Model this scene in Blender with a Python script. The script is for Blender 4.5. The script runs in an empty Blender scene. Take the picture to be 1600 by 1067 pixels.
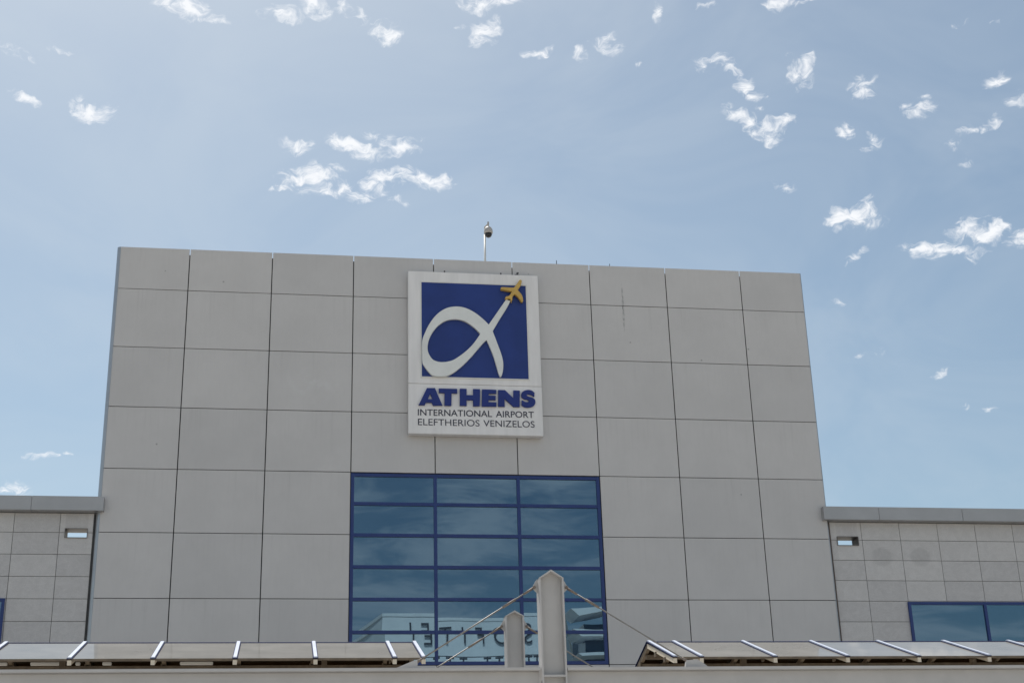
import bpy, bmesh, math, random
from mathutils import Vector, Matrix
random.seed(7)
R = math.radians
scene = bpy.context.scene
COL = scene.collection

# ------------------------------------------------------------ camera
cam_d = bpy.data.cameras.new("Camera")
cam_d.sensor_width = 36.0
cam_d.lens = 50.262
cam_d.clip_start = 0.1
cam_d.clip_end = 6000
cam = bpy.data.objects.new("Camera", cam_d)
COL.objects.link(cam)
cr = Vector((0.98774381, -0.15366631, -0.02736495))
cu = Vector((-0.03045027, -0.36166679, 0.93181002))
cf = Vector((0.1530848, 0.9195563, 0.36191332))
m = Matrix((cr, cu, -cf)).transposed().to_4x4()
m.translation = Vector((3.74813, -49.07106, 1.6))
cam.matrix_world = m
scene.camera = cam

# ------------------------------------------------------------ light and exposure
SUN_EL, SUN_AZ = R(60), R(-14)        # azimuth from +Y towards +X: behind the building, a little left
scene.view_settings.view_transform = 'Standard'
scene.view_settings.look = 'None'
scene.view_settings.gamma = 1.0
scene.view_settings.use_curve_mapping = False
scene.view_settings.exposure = 0.40
scene.cycles.max_bounces = 8
scene.cycles.diffuse_bounces = 3
sun_d = bpy.data.lights.new("Sun", 'SUN')
sun_d.energy = 5.0
sun_d.angle = R(0.53)
sun_d.color = (1.0, 0.95, 0.88)
sun = bpy.data.objects.new("Sun", sun_d)
COL.objects.link(sun)
sv = Vector((math.sin(SUN_AZ) * math.cos(SUN_EL), math.cos(SUN_AZ) * math.cos(SUN_EL), math.sin(SUN_EL)))
sun.rotation_euler = sv.to_track_quat('Z', 'Y').to_euler()
sun.location = sv * 200


class NT:
    """small helper for building node trees"""
    def __init__(s, tree):
        s.t = tree
    def n(s, typ, **kw):
        o = s.t.nodes.new(typ)
        for k, v in kw.items():
            setattr(o, k, v)
        return o
    def put(s, sock, v):
        if hasattr(v, 'is_linked') or isinstance(v, bpy.types.NodeSocket):
            s.t.links.new(v, sock)
        else:
            sock.default_value = v
    def math(s, op, a, b=None, c=None, clamp=False):
        o = s.n('ShaderNodeMath', operation=op, use_clamp=clamp)
        for i, v in enumerate((a, b, c)):
            if v is not None:
                s.put(o.inputs[i], v)
        return o.outputs[0]
    def dot(s, a, vec):
        o = s.n('ShaderNodeVectorMath', operation='DOT_PRODUCT')
        s.put(o.inputs[0], a)
        o.inputs[1].default_value = vec
        return o.outputs['Value']
    def vmul(s, a, vec):
        o = s.n('ShaderNodeVectorMath', operation='MULTIPLY')
        s.put(o.inputs[0], a)
        o.inputs[1].default_value = vec
        return o.outputs[0]
    def noise(s, vec, scale, detail=4.0, rough=0.5, dist=0.0):
        o = s.n('ShaderNodeTexNoise')
        s.put(o.inputs['Vector'], vec)
        o.inputs['Scale'].default_value = scale
        o.inputs['Detail'].default_value = detail
        o.inputs['Roughness'].default_value = rough
        o.inputs['Distortion'].default_value = dist
        return o.outputs['Fac']
    def smooth(s, v, a, b, lo=0.0, hi=1.0):
        o = s.n('ShaderNodeMapRange', interpolation_type='SMOOTHSTEP')
        s.put(o.inputs[0], v)
        for i, x in zip((1, 2, 3, 4), (a, b, lo, hi)):
            o.inputs[i].default_value = x
        return o.outputs[0]
    def mix(s, fac, a, b, blend='MIX'):
        o = s.n('ShaderNodeMix', data_type='RGBA', blend_type=blend)
        s.put(o.inputs[0], fac)
        for sock, v in ((o.inputs[6], a), (o.inputs[7], b)):
            if isinstance(v, tuple):
                v = v if len(v) == 4 else v + (1,)
            s.put(sock, v)
        return o.outputs[2]

# ------------------------------------------------------------ sky with scattered small clouds
world = bpy.data.worlds.new("World")
scene.world = world
world.use_nodes = True
wt = world.node_tree
wt.nodes.clear()
W = NT(wt)
out = W.n('ShaderNodeOutputWorld')
bg = W.n('ShaderNodeBackground')
bg.inputs['Strength'].default_value = 0.086
wt.links.new(bg.outputs[0], out.inputs[0])
sky = W.n('ShaderNodeTexSky', sky_type='NISHITA')
sky.sun_disc = False
sky.sun_elevation = SUN_EL
sky.sun_rotation = SUN_AZ
sky.altitude = 80
sky.air_density = 1.0
sky.dust_density = 1.6
sky.ozone_density = 1.0
tc = W.n('ShaderNodeTexCoord')
DIR = tc.outputs['Generated']
# (azimuth, elevation, half width, half height, thickness) of every cloud, in degrees
CLOUDS=[(-5.32,33.99,0.68,0.34,1.10,0),(-5.94,33.81,0.24,0.15,0.60,0),(-3.67,33.44,0.29,0.17,0.60,0),(-4.76,33.40,0.49,0.12,0.30,0),(-0.78,33.84,0.49,0.22,0.85,0),(-1.31,33.91,0.25,0.12,0.50,0),(0.50,34.39,0.40,0.22,0.90,0),(0.90,34.07,0.35,0.20,0.30,0),(2.02,34.29,0.30,0.22,0.75,30),(2.83,34.03,0.20,0.25,0.45,0),(4.03,33.45,0.40,0.30,1.00,20),(3.58,33.63,0.30,0.20,0.60,30),(8.16,34.51,0.55,0.22,1.00,0),(9.62,34.60,0.62,0.15,1.00,0),(8.47,33.41,0.45,0.35,1.00,-30),(8.99,33.69,0.30,0.15,0.60,-30),(7.42,33.57,0.20,0.10,0.30,0),(11.28,32.59,0.50,0.15,0.75,0),(13.11,32.36,0.23,0.20,0.60,0),(14.47,32.67,0.40,0.25,0.30,20),(14.04,32.87,0.35,0.13,0.35,0),(-10.31,31.62,0.34,0.10,0.55,0),(-12.41,31.32,0.59,0.19,0.20,20),(-11.72,29.59,0.53,0.14,0.90,20),(-9.41,29.62,0.34,0.34,1.00,45),(-9.00,29.50,0.53,0.29,1.00,10),(-8.47,29.63,0.34,0.24,0.70,0),(-0.04,28.97,0.50,0.20,0.80,-5),(2.33,29.05,0.56,0.23,0.95,15),(3.05,28.82,0.51,0.25,0.95,15),(3.33,29.53,0.25,0.13,0.60,0),(4.00,29.24,0.25,0.18,0.70,0),(4.78,28.95,0.56,0.23,0.95,-15),(5.22,29.20,0.25,0.15,0.60,0),(0.80,27.77,0.86,0.35,1.05,-5),(0.53,27.39,0.71,0.23,0.70,0),(1.37,27.42,0.51,0.25,0.80,0),(2.22,27.39,0.46,0.30,0.90,0),(2.79,27.20,0.46,0.25,0.80,0),(3.92,27.78,0.76,0.33,1.05,-5),(3.50,27.47,0.63,0.25,0.90,0),(5.07,27.94,0.66,0.23,1.00,12),(5.93,27.61,0.66,0.23,0.95,15),(6.62,27.59,0.23,0.25,0.70,0),(-1.00,27.05,0.18,0.10,0.80,0),(-0.51,27.17,0.20,0.13,0.60,0),(4.50,26.93,0.51,0.15,0.25,0),(16.74,33.78,0.15,0.32,0.50,0),(19.05,33.91,0.45,0.15,0.50,0),(22.52,33.50,0.44,0.17,0.50,0),(23.67,33.41,0.24,0.12,0.60,0),(19.24,31.64,0.60,0.22,0.85,10),(19.93,31.32,0.35,0.20,0.80,40),(18.64,31.52,0.35,0.15,0.60,0),(20.47,30.72,0.25,0.25,0.90,45),(20.83,30.35,0.35,0.22,0.70,20),(21.37,30.17,0.20,0.12,0.40,0),(22.33,31.43,0.30,0.15,0.70,20),(22.61,30.90,0.22,0.40,0.70,20),(23.15,31.13,0.22,0.35,0.80,25),(22.84,30.55,0.35,0.35,0.50,0),(20.02,29.57,0.45,0.23,0.95,25),(20.46,29.15,0.35,0.28,0.90,50),(21.07,28.83,0.50,0.27,1.00,0),(21.48,28.66,0.25,0.35,0.80,0),(21.94,29.01,0.35,0.17,0.80,-10),(21.09,29.70,0.20,0.12,0.50,40),(25.43,29.99,0.34,0.29,0.70,-20),(25.52,29.68,0.39,0.25,0.60,0),(24.52,28.47,0.17,0.30,0.90,0),(24.28,28.36,0.25,0.20,0.60,0),(25.67,27.94,0.15,0.22,0.70,0),(25.44,27.65,0.39,0.12,0.50,-20),(27.18,28.86,0.29,0.12,0.50,0),(27.81,28.59,0.44,0.17,0.65,-10),(28.08,29.05,0.17,0.10,0.40,0),(28.84,27.11,0.22,0.15,0.55,0),(29.21,26.63,0.24,0.19,0.25,0),(29.76,27.52,0.53,0.15,0.60,-5),(30.22,27.50,0.19,0.14,0.50,0),(31.03,29.19,0.34,0.22,0.70,-15),(30.89,27.74,0.17,0.22,0.60,0),(24.33,25.14,0.50,0.32,1.15,0),(23.99,25.01,0.45,0.25,0.90,0),(24.94,25.28,0.40,0.30,0.90,-10),(25.17,25.03,0.30,0.35,0.60,0),(25.27,24.59,0.35,0.22,0.35,0),(24.32,23.51,0.40,0.15,0.70,-25),(24.72,23.71,0.20,0.20,0.40,0),(28.83,23.92,0.44,0.27,1.00,0),(29.16,24.01,0.34,0.24,0.70,0),(29.91,23.64,0.48,0.32,1.10,-10),(29.58,23.50,0.29,0.17,0.70,0),(27.01,23.55,0.49,0.17,0.80,5),(27.76,23.34,0.64,0.27,1.00,0),(28.63,23.16,0.63,0.22,0.80,5),(29.37,22.97,0.34,0.15,0.60,0),(28.96,22.81,0.24,0.15,0.50,0),(21.59,26.62,0.28,0.13,0.50,25),(29.96,31.59,0.38,0.10,0.35,0),(31.44,31.27,0.19,0.10,0.50,0),(15.69,31.90,0.15,0.13,0.45,0),(-10.58,15.04,0.43,0.22,0.90,0),(-10.92,14.88,0.60,0.12,0.60,0),(-9.39,16.32,0.39,0.10,0.45,0),(-8.54,16.40,0.15,0.07,0.50,0),(-10.12,16.37,0.19,0.10,0.50,0),(27.22,18.63,0.34,0.10,0.40,0),(23.35,21.69,0.20,0.10,0.35,0),(23.88,19.72,0.22,0.10,0.35,0),(24.78,19.64,0.20,0.07,0.30,0),(28.73,16.98,0.24,0.10,0.45,0),(27.91,17.26,0.15,0.10,0.40,0),(31.29,23.16,0.72,0.29,0.80,0),(32.13,28.39,0.48,0.19,0.60,0)]
wn = W.n('ShaderNodeTexNoise')
wt.links.new(DIR, wn.inputs['Vector'])
wn.inputs['Scale'].default_value = 42
wn.inputs['Detail'].default_value = 3
wn.inputs['Roughness'].default_value = 0.6
wo = W.n('ShaderNodeVectorMath', operation='MULTIPLY_ADD')       # ragged outlines
wt.links.new(wn.outputs['Color'], wo.inputs[0])
wo.inputs[1].default_value = (0.020, 0.020, 0.020)
wo.inputs[2].default_value = (-0.010, -0.010, -0.010)
wa = W.n('ShaderNodeVectorMath', operation='ADD')
wt.links.new(wo.outputs[0], wa.inputs[0])
wt.links.new(DIR, wa.inputs[1])
WDIR = wa.outputs[0]
mask = None
for idx, (az, el, rw, rh, amp, tilt) in enumerate(CLOUDS):
    if idx and idx % 8 == 0:                              # evaluate in small batches (keeps the shader stack short)
        st = W.n('ShaderNodeVectorMath', operation='MULTIPLY_ADD')
        wt.links.new(mask, st.inputs[0])
        st.inputs[1].default_value = (1e-9, 1e-9, 1e-9)
        wt.links.new(WDIR, st.inputs[2])
        WDIR = st.outputs[0]
    a, e, t = R(az), R(el), R(tilt)
    fwd = Vector((math.sin(a) * math.cos(e), math.cos(a) * math.cos(e), math.sin(e)))
    r0 = Vector((math.cos(a), -math.sin(a), 0))
    u0 = r0.cross(fwd)
    right = r0 * math.cos(t) - u0 * math.sin(t)
    up = right.cross(fwd)
    mp = W.n('ShaderNodeMapping', vector_type='TEXTURE')
    wt.links.new(WDIR, mp.inputs['Vector'])
    mp.inputs['Rotation'].default_value = Matrix((right, fwd, up)).transposed().to_euler('XYZ')
    mp.inputs['Scale'].default_value = (R(rw) * 1.95, 1e5, R(rh) * 1.85)
    ln = W.n('ShaderNodeVectorMath', operation='LENGTH')
    wt.links.new(mp.outputs[0], ln.inputs[0])
    k = 0.25 + 0.75 * amp
    c = W.math('MULTIPLY_ADD', ln.outputs['Value'], -k, k)
    mask = c if mask is None else W.math('MAXIMUM', mask, c)
mask = W.math('MAXIMUM', mask, 0.0)
dz = W.vmul(DIR, (1, 1, 1.7))
dw = W.n('ShaderNodeVectorMath', operation='MULTIPLY')
wt.links.new(WDIR, dw.inputs[0])
dw.inputs[1].default_value = (1, 1, 1.9)
n1 = W.noise(dw.outputs[0], 78, 8, 0.66, 0.7)
n2 = W.noise(dz, 30, 3, 0.6, 0.4)
dens = W.math('MULTIPLY_ADD', W.math('SUBTRACT', n1, 0.5), 3.3, W.math('MULTIPLY', mask, 1.15))
dens = W.math('MULTIPLY_ADD', W.math('SUBTRACT', n2, 0.5), 1.3, dens)
gate = W.smooth(mask, 0.0, 0.25)
cloud = W.math('MULTIPLY', W.smooth(dens, 0.12, 1.34), gate)
# clouds of the same kind over the rest of the sky (behind the camera, seen in the windows)
back = W.dot(DIR, Vector((-0.15, -0.98, 0.1)))
dl = W.vmul(DIR, (1, 1, 4.2))
n3 = W.noise(dl, 9, 5, 0.64, 0.7)
other = W.math('MULTIPLY', W.smooth(n3, 0.40, 0.66, 0, 0.75), W.smooth(back, -0.1, 0.4))
# thin high veil that pales the blue
n4 = W.noise(W.vmul(DIR, (1, 1, 1.8)), 5.0, 4, 0.62, 0.8)
veil = W.smooth(n4, 0.3, 0.75, 0.0, 0.21)
left = W.smooth(W.dot(DIR, Vector((-0.866, 0.5, 0))), -0.3, 0.75, 0.0, 0.0)
veil = W.math('ADD', veil, left)
pale = W.vmul(sky.outputs[0], (0.925, 0.98, 0.905))           # dry, hazy summer air
col = W.mix(veil, pale, (5.8,6.45,7.0))
col = W.mix(other, col, (7.0, 7.2, 7.6))
col = W.mix(cloud, col, (8.4, 8.6, 8.9))
wt.links.new(col, bg.inputs['Color'])

# ------------------------------------------------------------ materials
def new_mat(name):
    mt = bpy.data.materials.new(name)
    mt.use_nodes = True
    t = mt.node_tree
    t.nodes.clear()
    h = NT(t)
    o = h.n('ShaderNodeOutputMaterial')
    return mt, h, o

def principled(name, color, rough=0.5, metal=0.0, var=0.08, scale=1.5, spec=0.5, bump=0.0, bscale=40, stretch=(1, 1, 1)):
    mt, h, o = new_mat(name)
    p = h.n('ShaderNodeBsdfPrincipled')
    tcn = h.n('ShaderNodeTexCoord')
    v = h.vmul(tcn.outputs['Object'], stretch)
    n = h.noise(v, scale, 6, 0.6)
    f = h.smooth(n, 0.3, 0.7)
    c = h.mix(f, tuple(x * (1 - var) for x in color), tuple(min(1, x * (1 + var)) for x in color))
    h.put(p.inputs['Base Color'], c)
    p.inputs['Roughness'].default_value = rough
    p.inputs['Metallic'].default_value = metal
    p.inputs['Specular IOR Level'].default_value = spec
    if bump:
        b = h.n('ShaderNodeBump')
        b.inputs['Strength'].default_value = bump
        b.inputs['Distance'].default_value = 0.01
        h.put(b.inputs['Height'], h.noise(tcn.outputs['Object'], bscale, 4, 0.6))
        h.t.links.new(b.outputs[0], p.inputs['Normal'])
    h.t.links.new(p.outputs[0], o.inputs[0])
    return mt, h, p, c

def blob(h, co, cx, cz, rx, rz, edge):
    """soft patch of dirt on a wall, centred on a point of the wall"""
    sep = h.n('ShaderNodeSeparateXYZ')
    h.put(sep.inputs[0], co)
    x = h.math('DIVIDE', h.math('SUBTRACT', sep.outputs[0], cx), rx)
    z = h.math('DIVIDE', h.math('SUBTRACT', sep.outputs[2], cz), rz)
    d = h.math('SQRT', h.math('ADD', h.math('MULTIPLY', x, x), h.math('MULTIPLY', z, z)))
    return h.smooth(d, 1.0 - edge, 1.0, 1.0, 0.0)

M = {}
# painted metal cladding panels
mt, h, p, c = principled('cladding', (0.61, 0.59, 0.575), 0.42, 0, 0.035, 0.45, 0.35)
geo = h.n('ShaderNodeNewGeometry')
tcn = h.n('ShaderNodeTexCoord')
ob = tcn.outputs['Object']
c = h.mix(h.smooth(geo.outputs['Random Per Island'], 0, 1, 0.0, 1.0), c, (0.945, 0.948, 0.952, 1), 'MULTIPLY')
fine = h.noise(h.vmul(ob, (1.0, 1.0, 0.25)), 9, 6, 0.65)
c = h.mix(h.smooth(fine, 0.35, 0.8, 0.0, 0.06), c, (0.35, 0.34, 0.32))
# faint rain streaks washed down from every joint row
sep = h.n('ShaderNodeSeparateXYZ')
h.put(sep.inputs[0], ob)
run = h.noise(h.vmul(ob, (3.2, 1.0, 0.07)), 2.2, 5, 0.7)
row = h.math('FRACT', h.math('DIVIDE', h.math('SUBTRACT', sep.outputs[2], 22.510294 - 10 * 2.248144), 2.248144))
c = h.mix(h.math('MULTIPLY', h.smooth(run, 0.5, 0.75, 0.0, 0.16), h.smooth(row, 0.15, 1.0)), c, (0.30, 0.29, 0.275))
# dark run of drips below the roof edge and pale wiped patches, flecks
drip = h.math('MULTIPLY', blob(h, ob, 16.25, 22.45, 0.05, 1.15, 0.5), h.smooth(h.noise(h.vmul(ob, (8, 1, 1)), 5.5, 4, 0.7), 0.42, 0.58))
c = h.mix(h.math('MULTIPLY', drip, 0.65), c, (0.08, 0.08, 0.08))
pale = h.math('MULTIPLY', blob(h, ob, 4.6, 18.9, 1.5, 1.0, 0.8), h.smooth(h.noise(ob, 2.6, 5, 0.65), 0.46, 0.66))
c = h.mix(h.math('MULTIPLY', pale, 0.35), c, (0.68, 0.68, 0.67))
vor = h.n('ShaderNodeTexVoronoi')
h.put(vor.inputs['Vector'], ob)
vor.inputs['Scale'].default_value = 0.7
fleck = h.smooth(vor.outputs['Distance'], 0.016, 0.032, 0.5, 0.0)
c = h.mix(fleck, c, (0.16, 0.155, 0.15))
h.put(p.inputs['Base Color'], c)
M['cladding'] = mt

M['backing'] = principled('joint_backing', (0.05, 0.05, 0.05), 0.8)[0]
M['trim'] = principled('trim_metal', (0.40, 0.42, 0.44), 0.3, 0.7, 0.05)[0]
M['brown'] = principled('brown_joint', (0.10, 0.075, 0.065), 0.7)[0]
M['coping'] = principled('coping_metal', (0.42, 0.415, 0.415), 0.38, 0.35, 0.05, 0.8)[0]
M['roof'] = principled('roof_gravel', (0.4, 0.39, 0.37), 0.9, 0, 0.2, 12)[0]

# granite tiles
mt, h, p, c = principled('granite', (0.65, 0.628, 0.61), 0.6, 0, 0.04, 5.0, 0.4, 0.15, 60)
geo = h.n('ShaderNodeNewGeometry')
tcn = h.n('ShaderNodeTexCoord')
ob = tcn.outputs['Object']
c = h.mix(h.smooth(geo.outputs['Random Per Island'], 0, 1, 0, 1), c, (0.87, 0.87, 0.88, 1), 'MULTIPLY')
c = h.mix(h.smooth(h.noise(ob, 34, 6, 0.75), 0.3, 0.7, 0, 0.42), c, (0.36, 0.355, 0.35))
vein = h.noise(h.vmul(ob, (1, 1, 1.6)), 1.3, 7, 0.7, 1.6)
vv = h.math('ABSOLUTE', h.math('SUBTRACT', vein, 0.5))
c = h.mix(h.smooth(vv, 0.0, 0.035, 0.22, 0.0), c, (0.72, 0.71, 0.70))
for sx in (25.52, 27.02):
    c = h.mix(h.math('MULTIPLY', blob(h, ob, sx, 12.9, 0.46, 0.42, 0.35), 0.16), c, (0.12, 0.12, 0.12))
h.put(p.inputs['Base Color'], c)
M['granite'] = mt
M['grout'] = principled('tile_joint', (0.15, 0.145, 0.14), 0.9)[0]

M['blue_frame'] = principled('blue_frame', (0.013, 0.038, 0.17), 0.4, 0, 0.08, 2)[0]
# reflecting solar glass, slightly wavy
def solar_glass(name, refl, body, wob):
    mt, h, o = new_mat(name)
    g = h.n('ShaderNodeBsdfGlossy')
    g.inputs['Roughness'].default_value = 0.0
    g.inputs['Color'].default_value = refl + (1,)
    d = h.n('ShaderNodeBsdfPrincipled')
    d.inputs['Base Color'].default_value = body + (1,)
    d.inputs['Roughness'].default_value = 0.3
    d.inputs['Specular IOR Level'].default_value = 0.0
    tcn = h.n('ShaderNodeTexCoord')
    b = h.n('ShaderNodeBump')
    b.inputs['Strength'].default_value = wob
    b.inputs['Distance'].default_value = 0.02
    h.put(b.inputs['Height'], h.noise(tcn.outputs['Object'], 0.7, 1, 0.4))
    h.t.links.new(b.outputs[0], g.inputs['Normal'])
    ad = h.n('ShaderNodeAddShader')
    h.t.links.new(g.outputs[0], ad.inputs[0])
    h.t.links.new(d.outputs[0], ad.inputs[1])
    h.t.links.new(ad.outputs[0], o.inputs[0])
    return mt
M['glass'] = solar_glass('solar_glass', (0.125, 0.19, 0.235), (0.012, 0.022, 0.042), 0.035)

M['sign_white'] = principled('sign_white', (0.83, 0.81, 0.795), 0.45, 0, 0.05, 1.2, 0.4, stretch=(2.5, 1, 0.35))[0]
M['sign_blue'] = principled('sign_blue', (0.020, 0.046, 0.21), 0.4, 0, 0.1, 0.8, 0.35)[0]
M['letter_blue'] = principled('letter_blue', (0.018, 0.036, 0.20), 0.4, 0, 0.06, 2, 0.35)[0]
M['alpha'] = principled('symbol_white', (0.78, 0.79, 0.76), 0.4, 0, 0.05, 1.5)[0]
M['ochre'] = principled('plane_ochre', (0.62, 0.40, 0.10), 0.4, 0, 0.10, 3)[0]
M['ink'] = principled('letter_ink', (0.03, 0.032, 0.06), 0.6)[0]
M['dark'] = principled('dark_metal', (0.06, 0.06, 0.065), 0.5)[0]
M['steel'] = principled('painted_steel', (0.455, 0.446, 0.438), 0.45, 0, 0.05, 1.6, 0.4)[0]
M['white_paint'] = principled('white_paint', (0.75, 0.74, 0.70), 0.4, 0, 0.05)[0]
M['rod'] = principled('rod_steel', (0.20, 0.19, 0.18), 0.5, 0.3, 0.15, 6)[0]
M['rust'] = principled('rusty_clevis', (0.20, 0.165, 0.14), 0.7, 0.2, 0.2, 20)[0]
M['rafter'] = principled('cream_bar', (0.72, 0.63, 0.50), 0.5, 0, 0.06, 4)[0]
M['cap'] = principled('cap_strip', (0.40, 0.44, 0.53), 0.65, 0.0, 0.05, 3, spec=0.08)[0]
M['gasket'] = principled('gasket_blue', (0.012, 0.018, 0.06), 0.8, spec=0.05)[0]
M['bronze'] = principled('bronze_bar', (0.15, 0.115, 0.078), 0.6, 0.0, 0.25, 5)[0]
M['bronze_grey'] = principled('scupper_metal', (0.16, 0.15, 0.14), 0.5, 0.2, 0.1, 6)[0]
M['dome'] = principled('smoked_dome', (0.01, 0.011, 0.016), 0.08)[0]
M['cam_grey'] = principled('camera_grey', (0.42, 0.40, 0.38), 0.5)[0]

# dusty bronze canopy glass
mt, h, o = new_mat('canopy_glass')
tr = h.n('ShaderNodeBsdfTransparent')
tr.inputs['Color'].default_value = (0.27, 0.205, 0.13, 1)
gl = h.n('ShaderNodeBsdfGlossy')
gl.inputs['Roughness'].default_value = 0.03
fr = h.n('ShaderNodeFresnel')
fr.inputs['IOR'].default_value = 1.75
m1 = h.n('ShaderNodeMixShader')
h.t.links.new(fr.outputs[0], m1.inputs[0])
h.t.links.new(tr.outputs[0], m1.inputs[1])
h.t.links.new(gl.outputs[0], m1.inputs[2])
df = h.n('ShaderNodeBsdfDiffuse')
df.inputs['Color'].default_value = (0.50, 0.49, 0.465, 1)
tcn = h.n('ShaderNodeTexCoord')
dust = h.smooth(h.noise(tcn.outputs['Object'], 1.1, 4, 0.6), 0.3, 0.75, 0.25, 0.32)
gn = h.n('ShaderNodeNewGeometry')                         # dust lies on the upper face only
sz = h.n('ShaderNodeSeparateXYZ')
h.put(sz.inputs[0], gn.outputs['True Normal'])
topf = h.math('MULTIPLY', h.math('GREATER_THAN', sz.outputs[2], 0.2), h.math('SUBTRACT', 1.0, gn.outputs['Backfacing']))
dust = h.math('MULTIPLY', dust, topf)
m2 = h.n('ShaderNodeMixShader')
h.put(m2.inputs[0], dust)
h.t.links.new(m1.outputs[0], m2.inputs[1])
h.t.links.new(df.outputs[0], m2.inputs[2])
h.t.links.new(m2.outputs[0], o.inputs[0])
M['canopy_glass'] = mt

M['asphalt'] = principled('asphalt', (0.055, 0.055, 0.057), 0.9, 0, 0.25, 3, 0.3, 0.3, 120)[0]
M['paving'] = principled('paving', (0.42, 0.40, 0.37), 0.85, 0, 0.15, 2)[0]
M['earth'] = principled('dry_ground', (0.25, 0.22, 0.16), 0.95, 0, 0.3, 0.05)[0]
M['line'] = principled('road_line', (0.7, 0.7, 0.66), 0.7, 0, 0.15, 8)[0]
M['hotel_wall'] = principled('hotel_wall', (0.80, 0.81, 0.82), 0.7, 0, 0.05, 0.3)[0]
M['hotel_glass'] = principled('hotel_glass', (0.05, 0.07, 0.09), 0.1)[0]

# ------------------------------------------------------------ mesh helpers
class MB:
    def __init__(s):
        s.bm = bmesh.new()
    def box(s, x0, x1, y0, y1, z0, z1):
        v = [s.bm.verts.new(c) for c in ((x0, y0, z0), (x1, y0, z0), (x1, y1, z0), (x0, y1, z0),
                                         (x0, y0, z1), (x1, y0, z1), (x1, y1, z1), (x0, y1, z1))]
        for f in ((0, 3, 2, 1), (4, 5, 6, 7), (0, 1, 5, 4), (1, 2, 6, 5), (2, 3, 7, 6), (3, 0, 4, 7)):
            s.bm.faces.new([v[i] for i in f])
        return v
    def prism(s, pts, axis, a0, a1):
        """closed outline pts (p, q) swept along an axis from a0 to a1"""
        def at(p, q, a):
            return {'x': (a, p, q), 'y': (p, a, q), 'z': (p, q, a)}[axis]
        A = [s.bm.verts.new(at(p, q, a0)) for p, q in pts]
        B = [s.bm.verts.new(at(p, q, a1)) for p, q in pts]
        n = len(pts)
        s.bm.faces.new(A)
        s.bm.faces.new(B[::-1])
        for i in range(n):
            s.bm.faces.new([A[i], B[i], B[(i + 1) % n], A[(i + 1) % n]])
    def tube(s, p0, p1, r0, r1=None, seg=12):
        r1 = r0 if r1 is None else r1
        p0, p1 = Vector(p0), Vector(p1)
        d = (p1 - p0).normalized()
        a = d.orthogonal().normalized()
        b = d.cross(a)
        rings = []
        for p, r in ((p0, r0), (p1, r1)):
            rings.append([s.bm.verts.new(p + (a * math.cos(t) + b * math.sin(t)) * r)
                          for t in [2 * math.pi * k / seg for k in range(seg)]])
        for i in range(seg):
            s.bm.faces.new([rings[0][i], rings[0][(i + 1) % seg], rings[1][(i + 1) % seg], rings[1][i]])
        s.bm.faces.new(rings[0][::-1])
        s.bm.faces.new(rings[1])
    def lathe(s, prof, cx, cy, seg=20):
        rings = []
        for r, z in prof:
            rings.append([s.bm.verts.new((cx + r * math.cos(2 * math.pi * k / seg), cy + r * math.sin(2 * math.pi * k / seg), z)) for k in range(seg)])
        for a, b in zip(rings, rings[1:]):
            for i in range(seg):
                s.bm.faces.new([a[i], a[(i + 1) % seg], b[(i + 1) % seg], b[i]])
        s.bm.faces.new(rings[0][::-1])
        s.bm.faces.new(rings[-1])
    def build(s, name, mat, parent=None, smooth=False, bevel=0.0):
        bmesh.ops.recalc_face_normals(s.bm, faces=s.bm.faces)
        if bevel:
            bmesh.ops.bevel(s.bm, geom=list(s.bm.edges), offset=bevel, segments=2, affect='EDGES', clamp_overlap=True)
        me = bpy.data.meshes.new(name)
        s.bm.to_mesh(me)
        s.bm.free()
        me.materials.append(mat)
        if smooth:
            for f in me.polygons:
                f.use_smooth = True
        o = bpy.data.objects.new(name, me)
        COL.objects.link(o)
        if parent is not None:
            attach(o, parent)
        return o

def attach(o, parent):
    o.parent = parent
    if parent.parent is None and parent.type == 'EMPTY':       # world positions are kept
        o.matrix_parent_inverse = Matrix.Translation(-Vector(parent.location))

def thing(name, label, cat, loc, group=None):
    o = bpy.data.objects.new(name, None)
    COL.objects.link(o)
    o.location = loc
    o.empty_display_size = 0.3
    tag(o, label, cat, group)
    return o

def tag(o, label, cat, group=None):
    o['label'] = label
    o['category'] = cat
    if group:
        o['group'] = group

def structure(o):
    o['kind'] = 'structure'
    return o

def outline(name, loops, y, depth, mat, parent, bev=0.0, flip=False):
    """raised shape: closed loops (x, z) standing proud of the plane y towards -Y"""
    cu_ = bpy.data.curves.new(name, 'CURVE')
    cu_.dimensions = '2D'
    cu_.fill_mode = 'BOTH'
    cu_.extrude = depth / 2 - bev
    cu_.bevel_depth = bev
    cu_.bevel_resolution = 1
    cu_.offset = -bev
    for lp in loops:
        sp = cu_.splines.new('POLY')
        sp.points.add(len(lp) - 1)
        for q, (x, z) in zip(sp.points, lp):
            q.co = (x, z, 0, 1)
        sp.use_cyclic_u = True
    tmp = bpy.data.objects.new(name, cu_)
    COL.objects.link(tmp)
    me = bpy.data.meshes.new_from_object(tmp.evaluated_get(bpy.context.evaluated_depsgraph_get()))
    bpy.data.objects.remove(tmp)
    rot = Matrix.Translation((0, y - depth / 2, 0)) @ Matrix.Rotation(R(90), 4, 'X')
    me.transform(rot)
    me.materials.clear()
    me.materials.append(mat)
    o = bpy.data.objects.new(name, me)
    COL.objects.link(o)
    attach(o, parent)
    return o

def text_mesh(body, thin=0.0, depth=0.006):
    cu_ = bpy.data.curves.new('t', 'FONT')
    cu_.body = body
    cu_.extrude = depth
    cu_.offset = thin
    cu_.resolution_u = 6
    tmp = bpy.data.objects.new('t', cu_)
    COL.objects.link(tmp)
    me = bpy.data.meshes.new_from_object(tmp.evaluated_get(bpy.context.evaluated_depsgraph_get()))
    bpy.data.objects.remove(tmp)
    return me

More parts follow.
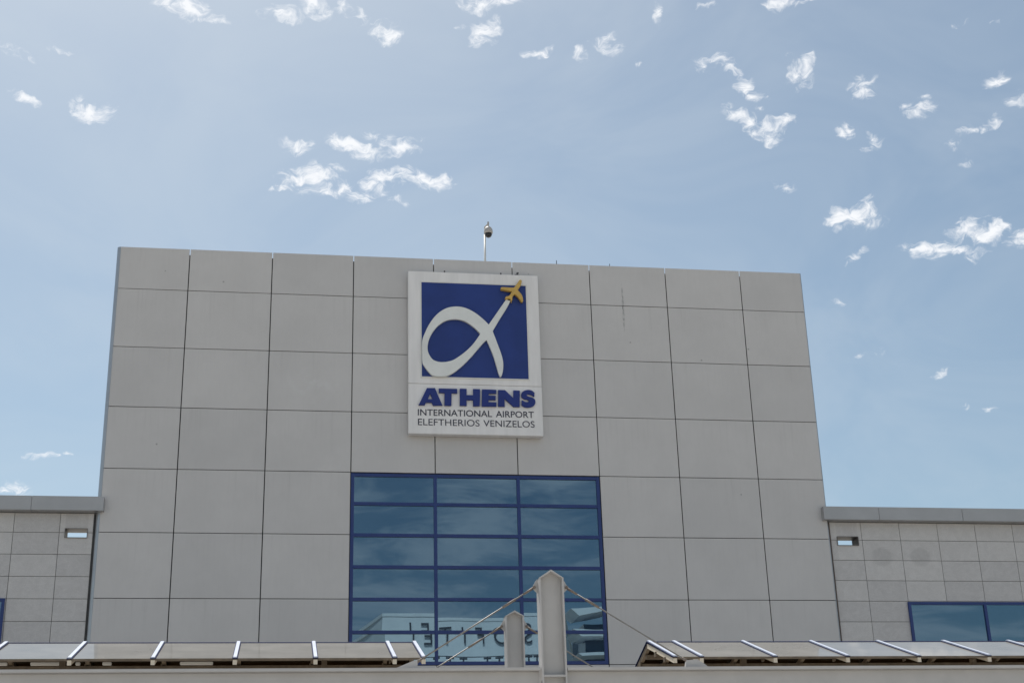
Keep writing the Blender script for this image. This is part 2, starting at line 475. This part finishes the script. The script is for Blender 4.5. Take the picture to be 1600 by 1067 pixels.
def catmull(pts, n=4, corners=()):
    """smooth closed outline that keeps the listed points sharp"""
    N = len(pts)
    P = [Vector(q) for q in pts]
    res = []
    for i in range(N):
        p1, p2 = P[i], P[(i + 1) % N]
        p0 = P[i - 1] if i not in corners else p1 - (p2 - p1)
        p3 = P[(i + 2) % N] if (i + 1) % N not in corners else p2 + (p2 - p1)
        for k in range(n):
            t = k / n
            q = 0.5 * ((2 * p1) + (p2 - p0) * t + (2 * p0 - 5 * p1 + 4 * p2 - p3) * t * t + (3 * p1 - p0 - 3 * p2 + p3) * t ** 3)
            res.append((q.x, q.y))
    return res

# ------------------------------------------------------------ ground, road, pavement
def sheet(name, x0, x1, y0, y1, z, mat):
    mb = MB()
    v = [mb.bm.verts.new(c) for c in ((x0, y0, z), (x1, y0, z), (x1, y1, z), (x0, y1, z))]
    mb.bm.faces.new(v)
    return structure(mb.build(name, mat))
sheet('ground', -2500, 2500, -2500, 2500, -0.12, M['earth'])
sheet('road', -300, 300, -19.0, -8.0, -0.116, M['asphalt'])
b = MB(); b.box(-300, 300, -8.0, 30, -0.3, 0.0); structure(b.build('pavement', M['paving']))
b = MB(); b.box(-300, 300, -62, -19.0, -0.3, 0.0); structure(b.build('forecourt', M['paving']))
sheet('far_road', -300, 300, -86, -64, -0.116, M['asphalt'])
b = MB()
for k in range(-40, 40):
    v = [b.bm.verts.new(c) for c in ((k * 6, -13.6, -0.112), (k * 6 + 3, -13.6, -0.112), (k * 6 + 3, -13.45, -0.112), (k * 6, -13.45, -0.112))]
    b.bm.faces.new(v)
structure(b.build('road_marking', M['line']))

# ------------------------------------------------------------ the terminal
ROW = 2.248144
Z1 = 22.510294
TOP = 24.159
XL, XR = -2.477, 23.4815
term = thing('airport_terminal', 'large grey panelled airport terminal with a taller middle block and blue framed glazing', 'building', (10.5, 0, 0))
cols = [XL] + [3.0 * k for k in range(8)] + [XR]
zs = [TOP] + [Z1 - ROW * k for k in range(11)]
zs[-1] = 0.06
b = MB()
GV, GH = 0.018, 0.013
for i in range(9):
    for j in range(11):
        if 3 <= i <= 5 and 4 <= j <= 6:
            continue                                    # the big window
        if j >= 9 and 1 <= i <= 7:
            continue                                    # entrance glazing at street level
        x0 = cols[i] + (GV if i else 0.0)
        x1 = cols[i + 1] - (GV if i < 8 else 0.0)
        z1 = zs[j] - (GH if j else 0.0)
        z0 = zs[j + 1] + GH
        v = b.box(x0, x1, 0.0, 0.04, z0, z1)
        dx, dy = random.uniform(-.004, .004), random.uniform(-.004, .004)
        for q in v:                                     # panels never hang perfectly flush
            q.co.y += dx * (1 if q.co.x > (x0 + x1) / 2 else -1) + dy * (1 if q.co.z > (z0 + z1) / 2 else -1)
b.build('panel_cladding', M['cladding'], term)
WX0, WX1 = 6.0, 15.0                                      # window opening
WZ1, WZ0 = Z1 - 3 * ROW, Z1 - 6 * ROW
b = MB()
bt = 23.97
b.box(XL + .02, WX0, 0.085, 0.30, 0.0, bt)
b.box(WX1, XR - .02, 0.085, 0.30, 0.0, bt)
b.box(WX0, WX1, 0.085, 0.30, WZ1, bt)
b.box(WX0, WX1, 0.085, 0.30, 0.0, WZ0)
b.build('wall', M['backing'], term)
for bx in ((XL + .02, XL + .3, .301, 32), (XR - .3, XR - .02, .301, 32), (XL + .301, XR - .301, 31.7, 32)):
    b = MB()
    b.box(*bx, 0, 23.9)
    b.build('side_wall', M['cladding'], term)
b = MB(); b.box(XL + .3, XR - .3, .30, 31.7, 22.6, 22.9); b.build('roof', M['roof'], term)
# rounded metal corner profiles
b = MB()
prof = [(XL - .004, 0.0)] + [(XL - .004 - .135 * math.sin(t), .135 - .135 * math.cos(t)) for t in [R(90) * k / 6 for k in range(1, 7)]] + [(XL - .139, .5), (XL - .004, .5)]
b.prism(prof, 'z', 0.0, TOP)
b.build('corner_trim', M['trim'], term)
b = MB()
prof = [(XR + .004, 0.0), (XR + .004, .4), (XR + .05, .4), (XR + .05, .06), (XR + .035, .015)]
b.prism(prof, 'z', 0.0, TOP)
b.build('corner_trim', M['trim'], term)
b = MB(); b.box(XR + .03, XR + .105, .05, .25, 0, 14.15); b.build('joint_cover', M['brown'], term)
b = MB(); b.box(XL - .205, XL - .143, .12, .3, 0, 14.15); b.build('joint_cover', M['backing'], term)

# the big window: 3 bays by 6 rows (frames proud of the glass)
def glazing(x_edges, z_edges, yf, fw, parent, wname='window', wob=0.0016):
    fr_ = MB()
    xa, xb, za, zb = x_edges[0], x_edges[-1], z_edges[0], z_edges[-1]
    y0, y1 = yf, yf + 0.10
    for k, x in enumerate(x_edges):                       # posts
        lo, hi = x - fw / 2, x + fw / 2
        if k == 0: lo, hi = x, x + fw
        if k == len(x_edges) - 1: lo, hi = x - fw, x
        fr_.box(lo, hi, y0, y1, za, zb)
    for k, z in enumerate(z_edges):                       # transoms butt between the posts
        lo, hi = z - fw / 2, z + fw / 2
        if k == 0: lo, hi = z, z + fw
        if k == len(z_edges) - 1: lo, hi = z - fw, z
        for i in range(len(x_edges) - 1):
            l = x_edges[i] + (fw if i == 0 else fw / 2) + .001
            r = x_edges[i + 1] - (fw if i == len(x_edges) - 2 else fw / 2) - .001
            fr_.box(l, r, y0 + .004, y1, lo, hi)
    w = fr_.build(wname, M['blue_frame'], parent)
    g = MB()
    for i in range(len(x_edges) - 1):
        for j in range(len(z_edges) - 1):
            v = g.box(x_edges[i] + .03, x_edges[i + 1] - .03, yf + .06, yf + .085, z_edges[j] + .03, z_edges[j + 1] - .03)
            a, c_ = random.uniform(-wob, wob), random.uniform(-wob, wob)
            cx, cz = (x_edges[i] + x_edges[i + 1]) / 2, (z_edges[j] + z_edges[j + 1]) / 2
            for q in v:                                   # each pane is set a hair out of true
                q.co.y += a * (q.co.x - cx) + c_ * (q.co.z - cz)
    g.build('glass', M['glass'], w)
    return w
b = MB()                                                  # lining of the opening
b.box(WX0, WX1, .205, .30, WZ0, WZ1)
b.build('window_backing', M['dark'], term)
glazing([6.012, 9, 12, 14.988], [WZ0 + .012] + [WZ0 + ROW * .5 * k for k in range(1, 6)] + [WZ1 - .02], .035, .115, term)
b = MB(); b.box(0.02, 20.98, .205, .30, .06, Z1 - 8 * ROW); b.build('entrance_backing', M['dark'], term)
glazing([0.03 + 3 * k for k in range(7)] + [20.97], [.06, 2.3, Z1 - 8 * ROW - .02], .035, .12, term)

# side wings in granite tiles, with a metal coping and a scupper through the parapet
COPT, COPB, YW = 14.69, 14.20, 0.12
def wing(xa, xb, joint0, inner, hole, wins, seams):
    """tiles 1.5 x 0.75 m between xa and xb; hole = scupper (x0, x1, z0, z1)"""
    wl = MB()
    hx0, hx1, hz0, hz1 = hole
    t0, t1 = YW + .03, YW + .55
    wl.box(xa, hx0, t0, t1, hz0, hz1)
    wl.box(hx1, xb, t0, t1, hz0, hz1)
    wl.box(xa, xb, t0, t1, hz1, COPB + .1)
    wl.box(xa, xb, t0, t1, 0, hz0)
    w = wl.build('wing_wall', M['grout'], term)
    tl = MB()
    xs = [xa] + sorted(x for x in [joint0 + 1.5 * k for k in range(-60, 61)] if xa + .05 < x < xb - .05) + [xb]
    zr = [COPB - .012] + [13.518 - .7494 * k for k in range(18)] + [.05]
    g = .009
    cuts = [hole] + [(wx0, wx1, wz0, wz1) for wx0, wx1, wz0, wz1, _ in wins]
    for i in range(len(xs) - 1):
        for j in range(len(zr) - 1):
            rects = [(xs[i] + g, xs[i + 1] - g, zr[j + 1] + g, zr[j] - g)]
            for cx0, cx1, cz0, cz1 in cuts:               # notch the tiles round openings
                nr = []
                for (a0, a1, c0, c1) in rects:
                    if a1 <= cx0 or a0 >= cx1 or c1 <= cz0 or c0 >= cz1:
                        nr.append((a0, a1, c0, c1)); continue
                    if a0 < cx0: nr.append((a0, cx0, c0, c1))
                    if a1 > cx1: nr.append((cx1, a1, c0, c1))
                    m0, m1 = max(a0, cx0), min(a1, cx1)
                    if c0 < cz0: nr.append((m0, m1, c0, cz0))
                    if c1 > cz1: nr.append((m0, m1, cz1, c1))
                rects = nr
            for (a0, a1, c0, c1) in rects:
                if a1 - a0 > .02 and c1 - c0 > .02:
                    tl.box(a0, a1, YW, YW + .028, c0, c1)
    tl.build('granite_cladding', M['granite'], w)
    sc = MB()                                             # metal sleeve in the scupper
    sc.box(hx0, hx1, YW - .05, t1 + .02, hz0, hz0 + .012)
    sc.box(hx0, hx1, YW - .05, t1 + .02, hz1 - .012, hz1)
    sc.box(hx0, hx0 + .012, YW - .05, t1 + .02, hz0 + .013, hz1 - .013)
    sc.box(hx1 - .012, hx1, YW - .05, t1 + .02, hz0 + .013, hz1 - .013)
    sc.build('scupper', M['bronze_grey'], w)
    for a0, a1 in zip(seams, seams[1:]):
        cp = MB()
        cp.box(a0 + .004, a1 - .004, -.25, 1.0, COPB, COPT)
        cp.build('coping', M['coping'], w, bevel=.008)
    for wx0, wx1, wz0, wz1, posts in wins:
        glazing([wx0] + posts + [wx1], [wz0, wz1], YW - .08, .10, term)
wing(-70, XL - .205, -3.785, 1, (-3.60, -2.86, 13.335, 13.66),
     [(-17.3, -5.32, 1.2, 11.27, [-14.3, -11.3, -8.3])],
     [-71, -50, -36, -22, -14.6, -11.3, -8.0, -4.72, XL + .125])
wing(XR + .125, 95, 24.815, 0, (23.84, 24.66, 13.31, 13.645),
     [(26.27, 47.3, 1.2, 11.235, [29.25, 32.25, 35.25, 38.25, 41.25, 44.25])],
     [XR - .19, 25.44, 28.72, 32.0, 35.3, 44, 60, 78, 96])
for xa, xb in ((-70, XL - .2), (XR + .2, 95)):
    b = MB(); b.box(xa, xb, .72, 30, 11.7, 12.0); b.build('wing_roof', M['roof'], term)

# ------------------------------------------------------------ the sign on the terminal
YS = -0.35
sign = thing('airport_sign', 'big white sign box with a blue square, white alpha symbol and blue ATHENS lettering', 'sign', (10.46, -.2, 17.13))
SX0, SX1, SZ0, SZS, SZ1 = 8.015, 12.915, 17.13, 19.03, 23.475
b = MB(); b.box(SX0, SX1, YS, -.05, SZS + .006, SZ1); b.build('sign_box', M['sign_white'], sign, bevel=.012)
b = MB(); b.box(SX0, SX1, YS, -.05, SZ0, SZS - .006); b.build('sign_box', M['sign_white'], sign, bevel=.012)
b = MB(); b.box(SX0 + .3, SX1 - .3, -.049, .0, SZ0 + .3, SZ1 - .3); b.build('mounting_frame', M['dark'], sign)
b = MB(); b.box(8.50, 12.437, YS - .018, YS + .004, 19.30, 23.028); bp = b.build('blue_panel', M['sign_blue'], sign)
b = MB()
for x0, x1, z0, z1 in ((8.455, 12.482, 23.029, 23.07), (8.455, 12.482, 19.258, 19.299), (8.455, 8.499, 19.30, 23.028), (12.438, 12.482, 19.30, 23.028)):
    b.box(x0, x1, YS - .026, YS + .004, z0, z1)
b.build('panel_edging', M['white_paint'], bp)
ALPHA_OUT=[(11.660,22.403),(10.984,21.372),(10.808,21.558),(10.596,21.743),(10.383,21.890),(10.133,22.004),(9.882,22.053),(9.631,22.036),(9.415,21.970),(9.200,21.839),(9.020,21.668),(8.858,21.451),(8.714,21.198),(8.607,20.948),(8.524,20.718),(8.506,20.453),(8.508,20.153),(8.520,19.816),(8.583,19.669),(8.722,19.469),(8.861,19.324),(9.001,19.283),(9.176,19.281),(9.352,19.293),(9.493,19.342),(9.706,19.478),(9.991,19.729),(10.280,20.038),(10.534,20.348),(10.754,20.620),(10.889,20.757),(11.001,20.495),(11.136,20.121),(11.234,19.747),(11.315,19.431),(11.366,19.328),(11.421,19.378),(11.472,19.567),(11.492,19.793),(11.472,20.018),(11.407,20.281),(11.307,20.581),(11.207,20.882),(11.129,21.109),(11.197,21.245),(11.423,21.638),(11.650,22.013),(11.829,22.350)]
ALPHA_IN=[(10.664,20.998),(10.514,21.165),(10.302,21.349),(10.089,21.475),(9.875,21.533),(9.697,21.538),(9.482,21.504),(9.285,21.409),(9.088,21.249),(8.908,21.015),(8.783,20.764),(8.721,20.536),(8.709,20.309),(8.761,20.123),(8.883,19.939),(9.041,19.862),(9.216,19.837),(9.428,19.862),(9.641,19.932),(9.891,20.102),(10.142,20.317),(10.360,20.550),(10.543,20.803)]
PLANE=[(12.175,23.192),(12.234,23.203),(12.267,23.168),(12.265,23.114),(12.219,22.967),(12.139,22.838),(12.104,22.783),(12.153,22.722),(12.242,22.608),(12.287,22.467),(12.292,22.332),(12.257,22.295),(12.216,22.321),(12.137,22.461),(12.031,22.573),(11.977,22.607),(11.921,22.533),(11.895,22.479),(11.883,22.362),(11.856,22.271),(11.833,22.351),(11.801,22.412),(11.735,22.419),(11.667,22.389),(11.615,22.427),(11.654,22.505),(11.721,22.517),(11.788,22.555),(11.855,22.656),(11.870,22.711),(11.743,22.733),(11.477,22.776),(11.462,22.839),(11.513,22.877),(11.730,22.876),(11.948,22.876),(12.017,22.941),(12.104,23.071)]
L_A=[(8.373,18.181),(8.679,18.838),(8.967,18.845),(9.234,18.189),(8.898,18.180),(8.851,18.287),(8.644,18.288),(8.596,18.186)]
L_A_IN=[(8.796,18.621),(8.709,18.417),(8.875,18.415)]
L_T=[(9.112,18.832),(9.780,18.833),(9.778,18.664),(9.575,18.666),(9.560,18.187),(9.307,18.187),(9.318,18.662),(9.110,18.670)]
L_H=[(9.877,18.846),(10.125,18.846),(10.121,18.605),(10.357,18.608),(10.361,18.846),(10.616,18.846),(10.597,18.196),(10.356,18.190),(10.360,18.419),(10.118,18.420),(10.115,18.197),(9.868,18.198)]
L_E=[(10.691,18.841),(11.216,18.838),(11.206,18.685),(10.930,18.684),(10.929,18.610),(11.188,18.609),(11.184,18.440),(10.919,18.440),(10.917,18.355),(11.204,18.353),(11.201,18.194),(10.671,18.191)]
L_N=[(11.284,18.833),(11.534,18.833),(11.835,18.531),(11.844,18.831),(12.082,18.827),(12.060,18.198),(11.836,18.199),(11.510,18.506),(11.511,18.198),(11.269,18.199)]
L_S=[(12.614,18.612),(12.625,18.756),(12.530,18.839),(12.383,18.862),(12.235,18.821),(12.144,18.726),(12.140,18.590),(12.225,18.514),(12.355,18.483),(12.403,18.444),(12.368,18.392),(12.271,18.400),(12.143,18.464),(12.130,18.267),(12.232,18.209),(12.362,18.189),(12.526,18.227),(12.634,18.331),(12.642,18.467),(12.569,18.557),(12.440,18.598),(12.343,18.629),(12.345,18.680),(12.411,18.696),(12.508,18.668)]

al = catmull(ALPHA_OUT, 4, corners=(0, 1, 30, 35, 43, 47))
ai = catmull(ALPHA_IN, 4, corners=(0,))
outline('alpha_symbol', [al, ai], YS - .018, .11, M['alpha'], sign, .008)
outline('airplane_emblem', [catmull(PLANE, 3, corners=(5, 7, 13, 15, 19, 24, 29, 31, 36))], YS - .03, .17, M['ochre'], sign, .02)
for nm, loops in (('A', [L_A, L_A_IN]), ('T', [L_T]), ('H', [L_H]), ('E', [L_E]), ('N', [L_N]), ('S', [catmull(L_S, 4, corners=(0, 1, 12, 13, 24))])):
    outline('raised_letter', loops, YS, .09, M['letter_blue'], sign, .006)
for body, x0, x1, z0, z1 in (('INTERNATIONAL', 8.35, 11.047, 17.812, 18.055), ('AIRPORT', 11.186, 12.585, 17.812, 18.055),
                             ('ELEFTHERIOS', 8.355, 10.583, 17.447, 17.692), ('VENIZELOS', 10.726, 12.60, 17.447, 17.692)):
    me = text_mesh(body, 0.006 if z0 > 17.6 else -0.002)
    xs = [v.co.x for v in me.vertices]; ys = [v.co.y for v in me.vertices]
    ax, bx, ay, by = min(xs), max(xs), min(ys), max(ys)
    for v in me.vertices:
        v.co = (x0 + (v.co.x - ax) / (bx - ax) * (x1 - x0), YS - .004 - v.co.z, z0 + (v.co.y - ay) / (by - ay) * (z1 - z0))
    me.materials.clear(); me.materials.append(M['ink'])
    o = bpy.data.objects.new('lettering', me); COL.objects.link(o); attach(o, sign)
for x in (9.39, 11.53):                                   # lifting lugs and a fixing bracket on top
    b = MB()
    b.box(x - .025, x + .025, -.21, -.17, SZ1 - .002, SZ1 + .13)
    b.tube((x - .045, -.19, SZ1 + .005), (x + .045, -.19, SZ1 + .005), .02)
    b.build('lifting_lug', M['dark'], sign)
b = MB()
b.tube((12.06, -.2, SZ1 + .05), (12.30, -.2, SZ1 + .03), .045, .03)
b.box(12.13, 12.18, -.22, -.18, SZ1 - .002, SZ1 + .14)
b.tube((12.14, -.2, SZ1 + .13), (12.21, -.2, SZ1 + .15), .035, .03)
b.build('fixing_bracket', M['dark'], sign)

# ------------------------------------------------------------ on the roof edge
sc = thing('security_camera', 'white pole on the roof edge carrying a dome security camera above the sign', 'camera', (11.10, 1.0, 22.9))
b = MB(); b.tube((11.10, 1.0, 22.9), (11.13, 1.0, 25.75), .045, .04); b.build('pole', M['white_paint'], sc, True)
b = MB()
b.tube((11.13, 1.0, 25.72), (11.14, 1.0, 26.10), .03)
b.tube((11.14, 1.0, 26.08), (11.24, .78, 26.12), .028)
b.tube((11.24, .78, 26.20), (11.24, .78, 25.95), .035)
b.build('bracket', M['cam_grey'], sc)
b = MB(); b.lathe([(.06, 25.99), (.12, 25.95), (.165, 25.86), (.175, 25.74), (.16, 25.70)], 11.24, .78); hs = b.build('housing', M['cam_grey'], sc, True)
b = MB(); b.lathe([(.14, 25.70), (.135, 25.63), (.10, 25.565), (.05, 25.535), (.01, 25.53)], 11.24, .78); b.build('dome_lens', M['dome'], hs, True)
for x, zt, lb in ((13.77, 24.40, 'short dark lightning rod on the roof edge just right of the sign'), (15.86, 24.34, 'tiny dark lightning rod on the roof edge farther right of the sign')):
    b = MB()
    b.tube((x, .2, 23.96), (x + .01, .2, zt), .022, .012)
    b.tube((x, .2, 23.96), (x, .2, 24.02), .05)
    o = b.build('lightning_rod', M['dark'])
    tag(o, lb, 'lightning rod', 'lightning rods on the roof edge')

# ------------------------------------------------------------ glass canopies
YR, ZR, YE, ZE = -22.0, 6.10, -23.8, 5.535
SL = (ZR - ZE) / (YR - YE)
def canopy(name_label, x0, x1, ribs, patch_bars):
    root = thing('glass_canopy', name_label, 'canopy', ((x0 + x1) / 2, YR, 0), 'glass canopies in front of the terminal')
    g = MB()
    t = .016
    for sgn in (1, -1):
        ye = YR + (YE - YR) * sgn
        edges = [x0] + [r for r in ribs if x0 + .2 < r < x1 - .2] + [x1]
        for a, c_ in zip(edges, edges[1:]):
            a += .012; c_ -= .012
            y0 = YR + (-.02) * sgn
            z0 = ZR - .02 * SL
            pts = [(y0, z0), (ye, ZE), (ye, ZE + t), (y0, z0 + t)]
            g.prism(pts, 'x', a, c_)
    g.build('glass_roof', M['canopy_glass'], root)
    e = MB()                                              # dark ridge gasket, eave angle
    e.prism([(YR - .035, ZR + .012), (YR, ZR + .03), (YR + .035, ZR + .012), (YR + .035, ZR - .02), (YR - .035, ZR - .02)], 'x', x0, x1)
    e.build('ridge_strip', M['gasket'], root)
    for sgn in (1, -1):
        ye = YR + (YE - YR) * sgn
        e = MB()
        e.box(x0, x1, min(ye - .012 * sgn, ye - .0 * sgn), max(ye - .012 * sgn, ye), ZE - .018, ZE + .017)
        e.build('eave_strip', M['bronze'], root)
    for k, y in enumerate((YR + .25, YR + .62, YR + .98, YR + 1.4)):
        z = ZR - (y - YR) * SL
        pu = MB()
        pu.box(x0 + .03, x1 - .03, y - .05, y + .05, z - .19, z - .115)
        pu.build('purlin', M['bronze'], root)
    for r in ribs:
        w = .034
        for sgn in (1, -1):                               # a pale bar on the near slope, a bronze one on the far slope
            rb = MB()
            ye = YR + (YE - .02 - YR) * sgn
            rb.prism([(ye, ZE - .012), (YR - .002 * sgn, ZR - .018), (YR - .002 * sgn, ZR - .105), (ye, ZE - .095)], 'x', r - w, r + w)
            ro = rb.build('rafter', M['rafter'] if sgn == 1 else M['bronze'], root)
            ye = YR + (YE - .03 - YR) * sgn
            ze = ZE - .03 * SL
            y0 = YR + .005 * sgn * -1
            cw = .030
            cp = MB()
            cp.prism([(y0, ZR + .030), (ye, ze + .030), (ye, ze + .050), (y0, ZR + .050)], 'x', r - cw, r + cw)
            cp.build('cap_strip', M['cap'], ro)
            gk = MB()
            gk.prism([(y0, ZR + .014), (ye, ze + .014), (ye, ze + .0295), (y0, ZR + .0295)], 'x', r - cw - .016, r + cw + .016)
            gk.build('gasket', M['gasket'], ro)
            for dy in (.62, 1.25):                        # bolted brackets beside the rafter
                z = ZR - dy * SL - .12
                br = MB()
                br.box(r - .055, r - w - .001, YR - dy * sgn - .06, YR - dy * sgn + .06, z - .04, z + .04)
                br.build('bracket', M['bronze'], ro)
    if patch_bars:
        for a, c_ in patch_bars:  # white bars added to stand in for bright sunlit patches under the glass
            bt_ = MB()
            bt_.box(a, c_, YR + .50, YR + .58, 5.80, 5.855)
            bt_.build('light_patch_bar', M['white_paint'], root, bevel=.008)
    # posts down to the forecourt
    for k in range(3):
        px = x0 + 1.9 + (x1 - x0 - 3.6) * k / 2
        ps = MB()
        ps.box(px - .05, px + .05, YR - .05, YR + .05, 0, ZR - .125)
        ps.build('post', M['bronze'], root)
    return root
lr = [4.345 - 1.372 * k for k in range(9)][::-1] + [5.715, 6.22]
canopy('glass canopy with pale glazing bars left of the steel masts', lr[0] - .1, 6.25, lr, [(-1.45, -1.19), (-.78, -.2), (.02, .1), (.5, .66), (1.9, 2.5)])
rr = [10.755, 11.25] + [12.635 + 1.385 * k for k in range(9)]
canopy('glass canopy with an open gable end right of the steel masts', 10.72, rr[-1] + .1, rr, [])

# ------------------------------------------------------------ steel beams and masts
def ibeam(label, x0, x1, yc, zt, gussets, seg):
    root = thing('steel_beam', label, 'beam', ((x0 + x1) / 2, yc, 0), 'steel beams carrying the canopies')
    bm_ = MB()
    fw, ft, hb = .15, .055, .60
    bm_.box(x0, x1, yc - fw, yc + fw, zt - ft, zt)
    bm_.box(x0, x1, yc - fw, yc + fw, zt - hb, zt - hb + ft)
    bm_.box(x0, x1, yc - .012, yc + .012, zt - hb + ft + .001, zt - ft - .001)
    bm_.build('girder', M['steel'], root, bevel=.006)
    for pts in gussets:
        g = MB()
        g.prism(pts, 'y', yc - .03, yc + .03)
        g.build('gusset_plate', M['steel'], root)
    for x in seg:
        st = MB()
        st.tube((x, yc, 0), (x, yc, zt - hb), .11, seg=20)
        st.build('column', M['steel'], root, True)
    return root
YB = -24.25
ZB = 5.292
ibeam('long grey steel beam along the bottom left, running up to the taller mast', -9.5, 8.185, YB, ZB,
      [[(5.67, ZB), (6.0, ZB + .135), (6.07, ZB + .15), (6.07, ZB)]], [-7, .5])
ibeam('long grey steel beam along the bottom right, starting at the taller mast', 8.665, 26.5, YB, ZB,
      [[(10.80, ZB), (10.83, ZB + .125), (11.03, ZB + .145), (11.16, ZB + .06), (11.235, ZB)]], [17, 24.5])
def mast(label, xc, yf, wid, ztip, zsh, zst, rods, lug, loc):
    """H section seen web-on, flanges left and right, pointed cap"""
    root = thing('steel_mast', label, 'mast', loc, 'pointed steel masts')
    hw, ft, dp = wid / 2, .03, .30
    s_ = MB()
    s_.box(xc - hw, xc - hw + ft, yf, yf + dp, 0, zsh)
    s_.box(xc + hw - ft, xc + hw, yf, yf + dp, 0, zsh)
    hi = hw - ft - .001
    s_.prism([(xc - hi, 0), (xc + hi, 0), (xc + hi, zsh - .0), (xc, ztip - .035), (xc - hi, zsh - .0)], 'y', yf + dp / 2 - .012, yf + dp / 2 + .012)
    s_.build('shaft', M['steel'], root)
    c_ = MB()                                             # the two sloping cap plates
    c_.prism([(xc - hw - .004, zsh + .001), (xc - hi, zsh + .001), (xc, ztip - .034), (xc + hi, zsh + .001), (xc + hw + .004, zsh + .001), (xc, ztip)], 'y', yf - .006, yf + dp + .006)
    c_.build('cap_plate', M['steel'], root)
    if zst:
        t_ = MB(); t_.box(xc - hi, xc + hi, yf + .004, yf + dp / 2 - .013, zst - .018, zst + .018)
        t_.build('stiffener', M['steel'], root)
    for (xa, za, xb, zb, r_) in rods:
        sg = 1 if xb > xa else -1
        yy = yf + dp / 2
        l_ = MB()
        x_in = xc + sg * (hw + .001)
        l_.prism([(x_in, za + .07), (x_in, za - .12), (x_in + sg * .04, za - .09), (x_in + sg * .10, za - .03), (x_in + sg * .075, za + .035), (x_in + sg * .02, za + .13)], 'y', yy - .012, yy + .012)
        lg = l_.build('lug_plate', M['steel'], root)
        k_ = MB(); k_.tube((x_in + sg * .07, yy - .05, za - .015), (x_in + sg * .07, yy + .05, za - .015), .028)
        k_.build('pin', M['rust'], lg)
        q = MB()
        p0, p1 = Vector((x_in + sg * .07, yy, za - .015)), Vector((xb, yy, zb))
        d = (p1 - p0)
        q.tube(p0, p1, r_)
        ro = q.build('tie_rod', M['rod'], root, True)
        for nm_, a_, b_, ra, rb_ in (('fork_end', 0, .09, .024, .019), ('turnbuckle', .16, .27, .022, .022), ('fork_end', .95, 1.0, .018, .026)):
            f_ = MB()
            f_.tube(p0 + d * a_, p0 + d * b_, ra, rb_)
            f_.build(nm_, M['rust'], ro, True)
    return root
mast('taller pale grey pointed steel mast in front, rods running down both sides', 8.435, -24.4, .44, 6.995, 6.845, 5.145,
     [(8.2, 6.715, 6.05, ZB + .11, .014), (8.7, 6.715, 10.86, ZB + .11, .0125)], 1, (8.435, -24.25, 0))
ibeam('grey steel beam behind the canopies carrying the shorter mast', -9.5, 26.5, -19.15, 5.25, [], [-7, 2, 17, 24.5])
mast('shorter pale grey pointed steel mast behind and left of the taller one', 8.592, -19.3, .39, 7.235, 7.12, 0,
     [(8.4, 6.935, 5.7, 5.31, .014), (8.8, 6.935, 11.5, 5.31, .014)], 1, (8.592, -19.15, 0))

# ------------------------------------------------------------ the hotel across the road, seen mirrored in the glass
ht = thing('hotel_building', 'white hotel block mirrored in the blue glass, dark letters on its roof wall', 'building', (26, -122, 0))
HX0, HX1, HY, HT = 14.8, 35.2, -110.0, 31.1
foot = [(HX0, HY), (HX1, HY), (HX1 + 6, HY - 26), (HX0 - 5, HY - 26)]
b = MB(); b.prism(foot, 'z', 0, HT - .35); b.build('wall', M['hotel_wall'], ht)
b = MB(); b.prism([(HX0 - .05, HY + .05), (HX1 + .05, HY + .05), (HX1 + 6.3, HY - 26.3), (HX0 - 5.3, HY - 26.3)], 'z', HT - .349, HT); b.build('roof', M['hotel_wall'], ht)
b = MB(); b.box(HX0 + .2, HX1 - .2, HY, HY + 1.2, 24.9, 25.2); b.build('terrace', M['hotel_wall'], ht)
b = MB()
b.tube((HX0 + .2, HY + 1.1, 26.62), (HX1 - .2, HY + 1.1, 26.62), .05)
for x in (18.6, 20.4, 21.9, 23.35, 26.1, 27.4, 30.7, 31.65, 34.6):
    b.tube((x, HY + 1.1, 25.2), (x, HY + 1.1, 26.6), .10)
    b.tube((x - .42, HY + 1.1, 26.45), (x + .42, HY + 1.1, 26.45), .11)
b.build('railing', M['dark'], ht)
for k in range(7):                                        # one band of windows to a storey
    b = MB()
    b.box(HX0 + .6, HX1 - .8, HY + .001, HY + .05, 2.2 + k * 3.2, 4.2 + k * 3.2)
    b.build('window', M['hotel_glass'], ht)
for ch, xc, zc in (('S', 30.9, 29.0), ('O', 27.85, 29.1), ('F', 25.5, 29.1), ('I', 23.7, 29.1), ('T', 21.75, 29.15), ('E', 19.5, 29.2), ('L', 17.5, 29.25)):
    me = text_mesh(ch, -.012, .06)
    xs = [v.co.x for v in me.vertices]; ys = [v.co.y for v in me.vertices]
    s_ = 1.8 / (max(ys) - min(ys))
    mx, my = (min(xs) + max(xs)) / 2, (min(ys) + max(ys)) / 2
    for v in me.vertices:
        v.co = (xc - (v.co.x - mx) * s_ * .88, HY + .12 + v.co.z, zc + (v.co.y - my) * s_)
    me.materials.clear(); me.materials.append(M['dark'])
    o = bpy.data.objects.new('roof_letter', me); COL.objects.link(o); attach(o, ht)
b = MB()                                                  # stair tower with wide slab roofs beside the white wall
b.box(35.9, 39.5, -109.5, -103, 0, 28.6)
b.build('stair_tower', M['hotel_glass'], ht)
for pts, y1 in (([(33.9, 29.7), (38.2, 29.95), (38.2, 29.6), (34.8, 28.9)], -99.6),
                ([(34.2, 27.6), (38.2, 27.5), (38.2, 27.2), (35.0, 27.1)], -100.2),
                ([(34.6, 25.4), (38.2, 25.5), (38.2, 25.2), (35.0, 25.1)], -100.2)):
    b = MB()
    b.prism(pts, 'y', -104.5, y1)
    b.build('slab_roof', M['hotel_wall'], ht)
